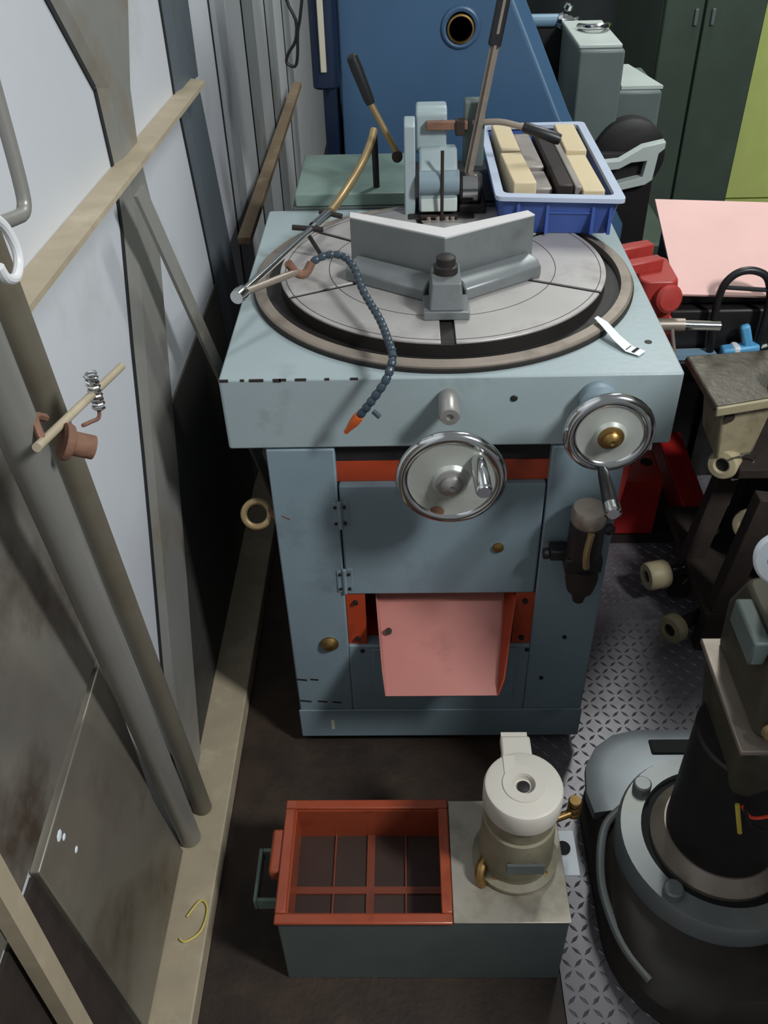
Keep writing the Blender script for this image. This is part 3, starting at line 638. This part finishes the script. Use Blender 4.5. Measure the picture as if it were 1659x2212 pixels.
MB().tube([(.372, 1.65, 1.095), (.365, 1.66, 1.06), (.34, 1.66, 1.02), (.31, 1.66, 1.0)], .004, n=8).build('valve_hose', 'grey_top', H)
MB().box(.32, .45, 1.64, 1.75, 0, 1.082).build('valve_stand', 'black_oily', H)
tag(MB().tube([(.41, 1.5, 1.113), (.43, 1.46, 1.118), (.47, 1.46, 1.120), (.49, 1.5, 1.116)], .008, n=10).build('chrome_handle', 'chrome'), 'small chromed bow handle on the pale lid of the lathe', 'handle')
K = thing('dark_cabinet', 'tall dark green cabinet left of the yellow-green one, upper right', 'cabinet', (1.0, 2.6, 0))
MB().box(.82, 1.17, 2.24, 2.95, .05, 2.1).build('carcass', 'green_dark', K, bevel=.006)
for x0, x1 in ((.825, .955), (.962, 1.165)):
    dr = MB().box(x0, x1, 2.222, 2.24, .08, 2.05).build('door', 'green_dark', K, bevel=.004)
    MB().box((x1-.03 if x0 < .9 else x0+.02), (x1-.018 if x0 < .9 else x0+.032), 2.21, 2.222, .97, 1.02).build('door_handle', 'grey_green', dr, bevel=.002)
MB().box(.84, 1.15, 2.27, 2.93, 0, .05).build('plinth', 'dark_gap', K)
Y = thing('lime_cabinet', 'bright yellow-green cabinet at the upper right edge', 'cabinet', (1.9, 3.3, 0))
MB().box(1.40, 2.5, 2.98, 3.6, .06, 2.2).build('carcass', 'lime', Y, bevel=.006)
MB().box(1.403, 2.5, 2.962, 2.98, .10, 2.18).build('door', 'lime', Y, bevel=.004)
MB().box(1.403, 2.5, 2.966, 2.98, .06, .093).build('kick_rail', 'lime', Y, bevel=.003)
MB().box(1.47, 2.48, 3.0, 3.58, 0, .06).build('plinth', 'dark_gap', Y)
# ------------------------------------------------------------------ bench with pink board, vise, trolley
D_ = thing('black_trolley', 'black steel trolley with arched tube handle, in front of the pink board', 'trolley', (.72, .58, 0))
MB().box(.535, .99, .665, .98, .50, .690).build('trolley_box', 'black_oily', D_, bevel=.006)
MB().box(.56, .95, .616, .665, .55, .585).build('trolley_ledge', 'black_oily', D_, bevel=.004)
for x in (.78, .96):
    for y in (.72, .95): MB().box(x-.015, x+.015, y-.015, y+.015, 0, .50).build('trolley_leg', 'black_oily', D_)
MB().box(.66, .99, .96, .985, .0, .50).build('dark_backing', 'black_oily', D_)  # added dark sheet so the floor gap beyond the stand stays dark
hy_ = .64
pts = [(.634, hy_, .60), (.628, hy_, .665), (.626, hy_, .715), (.630, hy_, .757), (.645, hy_, .782), (.667, hy_, .794), (.695, hy_, .793), (.722, hy_, .777), (.738, hy_, .735), (.742, hy_, .68), (.742, hy_, .60)]
MB().tube(pts, .0085, n=12, smooth=4).build('tube_handle', 'black_rubber', D_)
MB().cyl((.632, hy_, .757), (.736, hy_, .748), .005, n=10).build('handle_rung', 'black_rubber', D_)
tag(MB().add([(.538, .66, .733), (1.0, .65, .718), (1.02, .90, .835), (.533, .935, .847), (.538, .662, .728), (1.0, .652, .713), (1.02, .903, .830), (.533, .938, .842)],
    [(0,1,2,3),(7,6,5,4),(0,4,5,1),(1,5,6,2),(2,6,7,3),(3,7,4,0)]).build('pink_board', 'pink_board'), 'large pink board lying tilted on the black trolley at the right', 'board')
MB().prism([(.56, .70, .691), (.56, .93, .691), (.56, .93, .832), (.56, .70, .744)], (.40, 0, 0)).build('board_support', 'black_oily', D_)
PV = thing('red_vise', 'worn red bench vise on a red stand, right behind the saw table', 'vise', (.47, .62, 0))
MB().loft([rrect(.435, .500, .56, .68, .02, .69), rrect(.425, .512, .55, .69, .025, .77), rrect(.425, .505, .55, .68, .02, .815)]).build('vise_body', 'vise_red', PV, bevel=.004)
MB().obox((.425, .655, .838), (.085, .030, .028), rz=.35).build('vise_jaw', 'vise_red', PV, bevel=.003)
MB().obox((.440, .608, .826), (.080, .028, .026), rz=.35).build('vise_jaw', 'vise_red', PV, bevel=.003)
MB().lathe([(.026, 0), (.030, .006), (.030, .020), (.024, .026), (.012, .028), (0, .028)], (.482, .560, .775), (.25, -1, .25), 24).build('vise_boss', 'vise_red', PV)
for x, z in ((.400, .842), (.415, .822)):
    MB().cyl((x, .60, z), (x-.008, .585, z+.002), .005, n=8).build('jaw_bolt', 'iron_dark', PV)
MB().cyl((.465, .532, .725), (.525, .530, .725), .014).build('screw_sleeve', 'ring_metal', PV)
MB().cyl((.525, .530, .725), (.600, .528, .722), .010).build('vise_screw', 'chrome', PV)
tb_ = MB().cyl((.497, .520, .722), (.515, .500, .640), .0045, n=12).build('tommy_bar', 'ring_metal', PV)
MB().lathe([(0, -.009), (.006, -.007), (.009, 0), (.006, .007), (0, .009)], (.516, .499, .634), n=14).build('bar_end', 'chrome', tb_)
MB().prism([(.438, .58, .695), (.528, .58, .695), (.485, .62, .16), (.44, .62, .16)], (0, .08, 0)).build('vise_stand', 'vise_red', PV, bevel=.004)
MB().box(.44, .602, .662, .80, .025, .212).build('stand_foot', 'red_paint', PV, bevel=.006)
MB().lathe([(.016, 0), (.016, .002), (0, .002)], (.572, .74, .212), n=16).build('foot_hole', 'dark_gap', PV)
MB().prism([(.672, .662, .02), (.742, .664, .02), (.742, .664, .105), (.672, .662, .108)], (-.03, .26, .08)).build('stand_channel', 'red_paint', PV, bevel=.005)
MB().box(.43, .76, .655, .94, 0, .022).build('foot_plate', 'rust_dark', PV)

# light blue things on the trolley ledge
tag(MB().prism([(.545, .622, .586), (.648, .628, .586), (.645, .658, .586), (.548, .655, .586)], (0, 0, .012)).build('blue_sheet', 'blue_edge'), 'flat pale blue sheet lying on the black ledge beside the saw table corner', 'sheet')
BC = thing('blue_clamp', 'light blue plastic clamp with upright lever, on the black ledge by the beige casting', 'clamp', (.70, .52, .56))
MB().obox((.700, .637, .602), (.085, .030, .028), ry=-.10, rz=.05).build('clamp_body', 'light_blue', BC, bevel=.006)
MB().obox((.708, .637, .638), (.022, .018, .060), ry=-.35).build('clamp_lever', 'light_blue', BC, bevel=.006)
MB().obox((.690, .637, .602), (.016, .032, .030), ry=-.10, rz=.05).build('clamp_sticker', 'paper', BC, bevel=.004)
MB().cyl((.735, .637, .605), (.760, .637, .614), .004, n=8).build('clamp_pin', 'grey_top', BC)

# ------------------------------------------------------------------ rack with rollers carrying a beige casting
RR = thing('roller_rack', 'rusty dark steel rack with beige rollers along its edge, right of the saw', 'rack', (.75, .40, 0))
def roller(c, axis, r, wd, mat='roller_beige'):
    c = V(c); ax = V(axis).normalized()
    o = MB().lathe([(r*.45, 0), (r*.55, -.002), (r*.9, 0), (r, .006), (r, wd-.006), (r*.9, wd), (r*.45, wd)], c, ax, 28, closed=True).build('roller', mat, RR)
    MB().cyl(c+ax*.006, c+ax*(wd+.09), r*.45, n=16).build('axle', 'black_oily', o)
    return o
roller((.525, .43, .085), (1, .25, 0), .036, .055)
roller((.545, .262, .070), (.8, .55, -.1), .035, .03, 'casting_beige')
roller((.690, .560, .115), (.75, .6, -.2), .036, .03)
roller((.735, .43, .245), (.75, .6, -.2), .040, .03)
roller((.628, .405, .445), (.6, .75, -.2), .034, .04)
MB().tube([(.585, .425, .115), (.62, .43, .118), (.635, .435, .09), (.61, .425, .055), (.57, .415, .055)], .0025, n=6).build('wire_bail', 'chrome', RR)
MB().tube([(.64, .39, .475), (.685, .40, .48), (.70, .41, .455), (.68, .395, .425), (.65, .385, .42)], .0025, n=6).build('wire_bail', 'chrome', RR)
for p, q in (((.64, .28, .0), (.70, .30, .44)), ((.62, .46, 0), (.70, .50, .44)), ((.78, .60, 0), (.81, .60, .44)), ((.90, .30, 0), (.88, .32, .44))):
    MB().bar(p, q, .05, .04).build('post', 'rust_dark', RR, bevel=.003)
MB().box(.62, .92, .26, .66, .10, .125).build('shelf', 'rust_dark', RR, bevel=.003)
MB().box(.66, .92, .38, .64, .425, .45).build('shelf', 'rust_dark', RR, bevel=.003)
MB().box(.80, .90, .30, .62, .125, .42).build('backing', 'rust_dark', RR, bevel=.003)
CA = thing('beige_casting', 'beige cast machine housing with mottled dark top, on the rusty rack', 'casting', (.66, .48, .45))
MB().loft([[(.57, .385, .60), (.80, .445, .60), (.80, .60, .61), (.555, .575, .61)], [(.575, .378, .618), (.80, .438, .618), (.80, .60, .628), (.558, .57, .628)]]).build('cover', 'casting_top', CA, bevel=.004)
MB().obox((.69, .405, .605), (.24, .008, .022), rz=.255).build('cover_lip', 'casting_beige', CA, bevel=.003)
MB().loft([[(.612, .41, .455), (.70, .432, .455), (.72, .55, .455), (.62, .55, .455)], [(.598, .398, .60), (.72, .43, .60), (.74, .57, .60), (.60, .56, .60)]]).build('housing', 'casting_beige', CA, bevel=.008)
MB().lathe([(.012, 0), (.012, .003), (0, .003)], (.615, .4, .575), (.2, -1, 0), 14).build('housing_hole', 'rust_dark', CA)
MB().lathe([(.028, 0), (.032, .005), (.032, .03), (.02, .045), (0, .046)], (.735, .45, .625), (-.3, -.3, 1), 20).build('filler_cap', 'casting_beige', CA)

# ------------------------------------------------------------------ pedestal grinder at the lower right
P = thing('pedestal_machine', 'heavy grey cast-iron pedestal machine with round bolted base and black column', 'machine', (.485, -.31, 0))
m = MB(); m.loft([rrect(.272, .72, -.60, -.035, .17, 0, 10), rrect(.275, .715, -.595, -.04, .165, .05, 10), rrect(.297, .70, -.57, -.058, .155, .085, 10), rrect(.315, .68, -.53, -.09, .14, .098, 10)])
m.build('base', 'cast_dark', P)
ear = [(.283, -.235), (.275, -.19), (.283, -.13), (.31, -.085), (.35, -.056), (.40, -.043), (.60, -.043), (.66, -.06), (.70, -.11), (.71, -.235)]
ear_in = [(.315, -.235), (.308, -.19), (.315, -.14), (.337, -.105), (.368, -.082), (.41, -.072), (.59, -.072), (.635, -.085), (.665, -.125), (.675, -.235)]
MB().loft([[(x, y, .075) for x, y in ear], [(x, y, .098) for x, y in ear], [(x, y, .106) for x, y in ear_in]]).build('base_shoulder', 'cast_base', P)
MB().obox((.472, -.092, .1035), (.110, .036, .012)).build('base_slot', 'dark_gap', P, bevel=.004)
MB().lathe([(.010, 0), (.010, .008), (.006, .010), (0, .010)], (.515, -.09, .106), n=14).build('anchor_bolt', 'cast_ring', P)
ctr = (.485, -.312, 0)
MB().lathe([(.178, .09), (.176, .135), (.171, .145), (.135, .147), (.133, .135), (.110, .135), (.110, .09)], ctr, n=64, closed=True).build('flange', 'cast_ring', P)
MB().lathe([(.110, .1352), (.133, .1352), (.133, .1365), (.110, .1365)], ctr, n=64, closed=True).build('flange_groove', 'dark_gap', P)
MB().lathe([(.119, .11), (.119, .146), (.098, .172), (.095, .172), (.095, .11)], ctr, n=64, closed=True).build('collar_ring', 'ring_metal', P)
for a in (120, 205, 290, 25):
    x, y = ctr[0]+.152*math.cos(math.radians(a+20)), ctr[1]+.152*math.sin(math.radians(a+20))
    MB().lathe([(.017, 0), (.017, .016), (.014, .019), (0, .019)], (x, y, .146), n=18).build('flange_bolt', 'cast_ring', P)
MB().lathe([(.095, .12), (.094, .44), (.09, .445)], ctr, n=48).build('column', 'black_oily', P)
MB().loft([rrect(.425, .60, -.40, -.21, .03, .40), rrect(.412, .62, -.42, -.20, .03, .50), rrect(.415, .62, -.42, -.20, .03, .535)]).build('column_head', 'olive_metal', P, bevel=.004)
MB().box(.405, .66, -.42, -.20, .535, .545).build('tool_rest', 'ring_metal', P, bevel=.002)
MB().loft([rrect(.43, .62, -.40, -.20, .02, .545), rrect(.425, .62, -.40, -.20, .02, .64), rrect(.435, .62, -.38, -.22, .02, .70)]).build('motor_housing', 'olive_metal', P, bevel=.006)
MB().box(.405, .43, -.36, -.27, .66, .705).build('switch_box', 'grey_green', P, bevel=.004)
MB().lathe([(.036, .0), (.036, .02), (.032, .028), (.018, .032), (.018, .026)], (.440, -.29, .800), (-.35, -.8, .5), 32, closed=True).build('white_cap', 'white_paint', P)
MB().lathe([(.026, -.06), (.026, .02), (.018, .045), (0, .045)], (.449, -.293, .797), (-.35, -.8, .5), 28).build('cap_core', 'black_rubber', P)
MB().lathe([(.012, 0), (.014, .006), (.010, .014), (0, .015)], (.445, -.405, .575), (-.3, -1, .2), 14).build('rest_knob', 'bronze', P)
MB().loft([rrect(.50, .67, -.44, -.15, .03, .80), rrect(.50, .67, -.44, -.15, .03, 1.12), rrect(.52, .66, -.42, -.17, .03, 1.15)]).build('shade_head', 'olive_metal', P, bevel=.006)  # added unseen block that shades the cabinet's lower right
MB().box(.67, 1.25, -.40, -.2, .86, 1.05).build('shade_arm', 'olive_metal', P, bevel=.006)  # unseen link between the added shading blocks
MB().loft([rrect(.70, 1.25, -1.10, -.44, .05, .82), rrect(.70, 1.25, -1.10, -.44, .05, 1.15), rrect(.74, 1.21, -1.05, -.48, .05, 1.20)]).build('shade_case', 'olive_metal', P, bevel=.006)  # added unseen box that shades the lower front of the base
MB().box(.9, 1.1, -.44, -.40, .88, 1.02).build('shade_joint', 'olive_metal', P)  # unseen joint of the added shading box
MB().cyl((.56, -.29, .66), (.56, -.29, .80), .05).build('shade_neck', 'olive_metal', P)  # unseen stub carrying the added shading block
MB().tube([(.440, -.415, .40), (.455, -.425, .385), (.475, -.43, .395), (.49, -.43, .405)], .0028, n=6).build('loose_wire', 'wire_red', P)
MB().tube([(.430, -.418, .41), (.434, -.43, .385), (.440, -.435, .36)], .004, n=6).build('loose_wire', 'wire_yellow', P)
MB().tube([(.443, -.418, .40), (.455, -.43, .375), (.475, -.435, .365)], .0028, n=6).build('loose_wire', 'black_rubber', P)
tag(MB().tube([(.335, -.235, .118), (.300, -.262, .104), (.282, -.31, .09), (.276, -.37, .075), (.285, -.43, .066), (.30, -.48, .066), (.33, -.53, .066)], .008, n=10, smooth=4).build('pan_rim', 'cast_ring'), 'thin grey-green tube standing for the rim of the cast-iron base pan', 'hose')  # bent tube standing for the edge of the lower pan
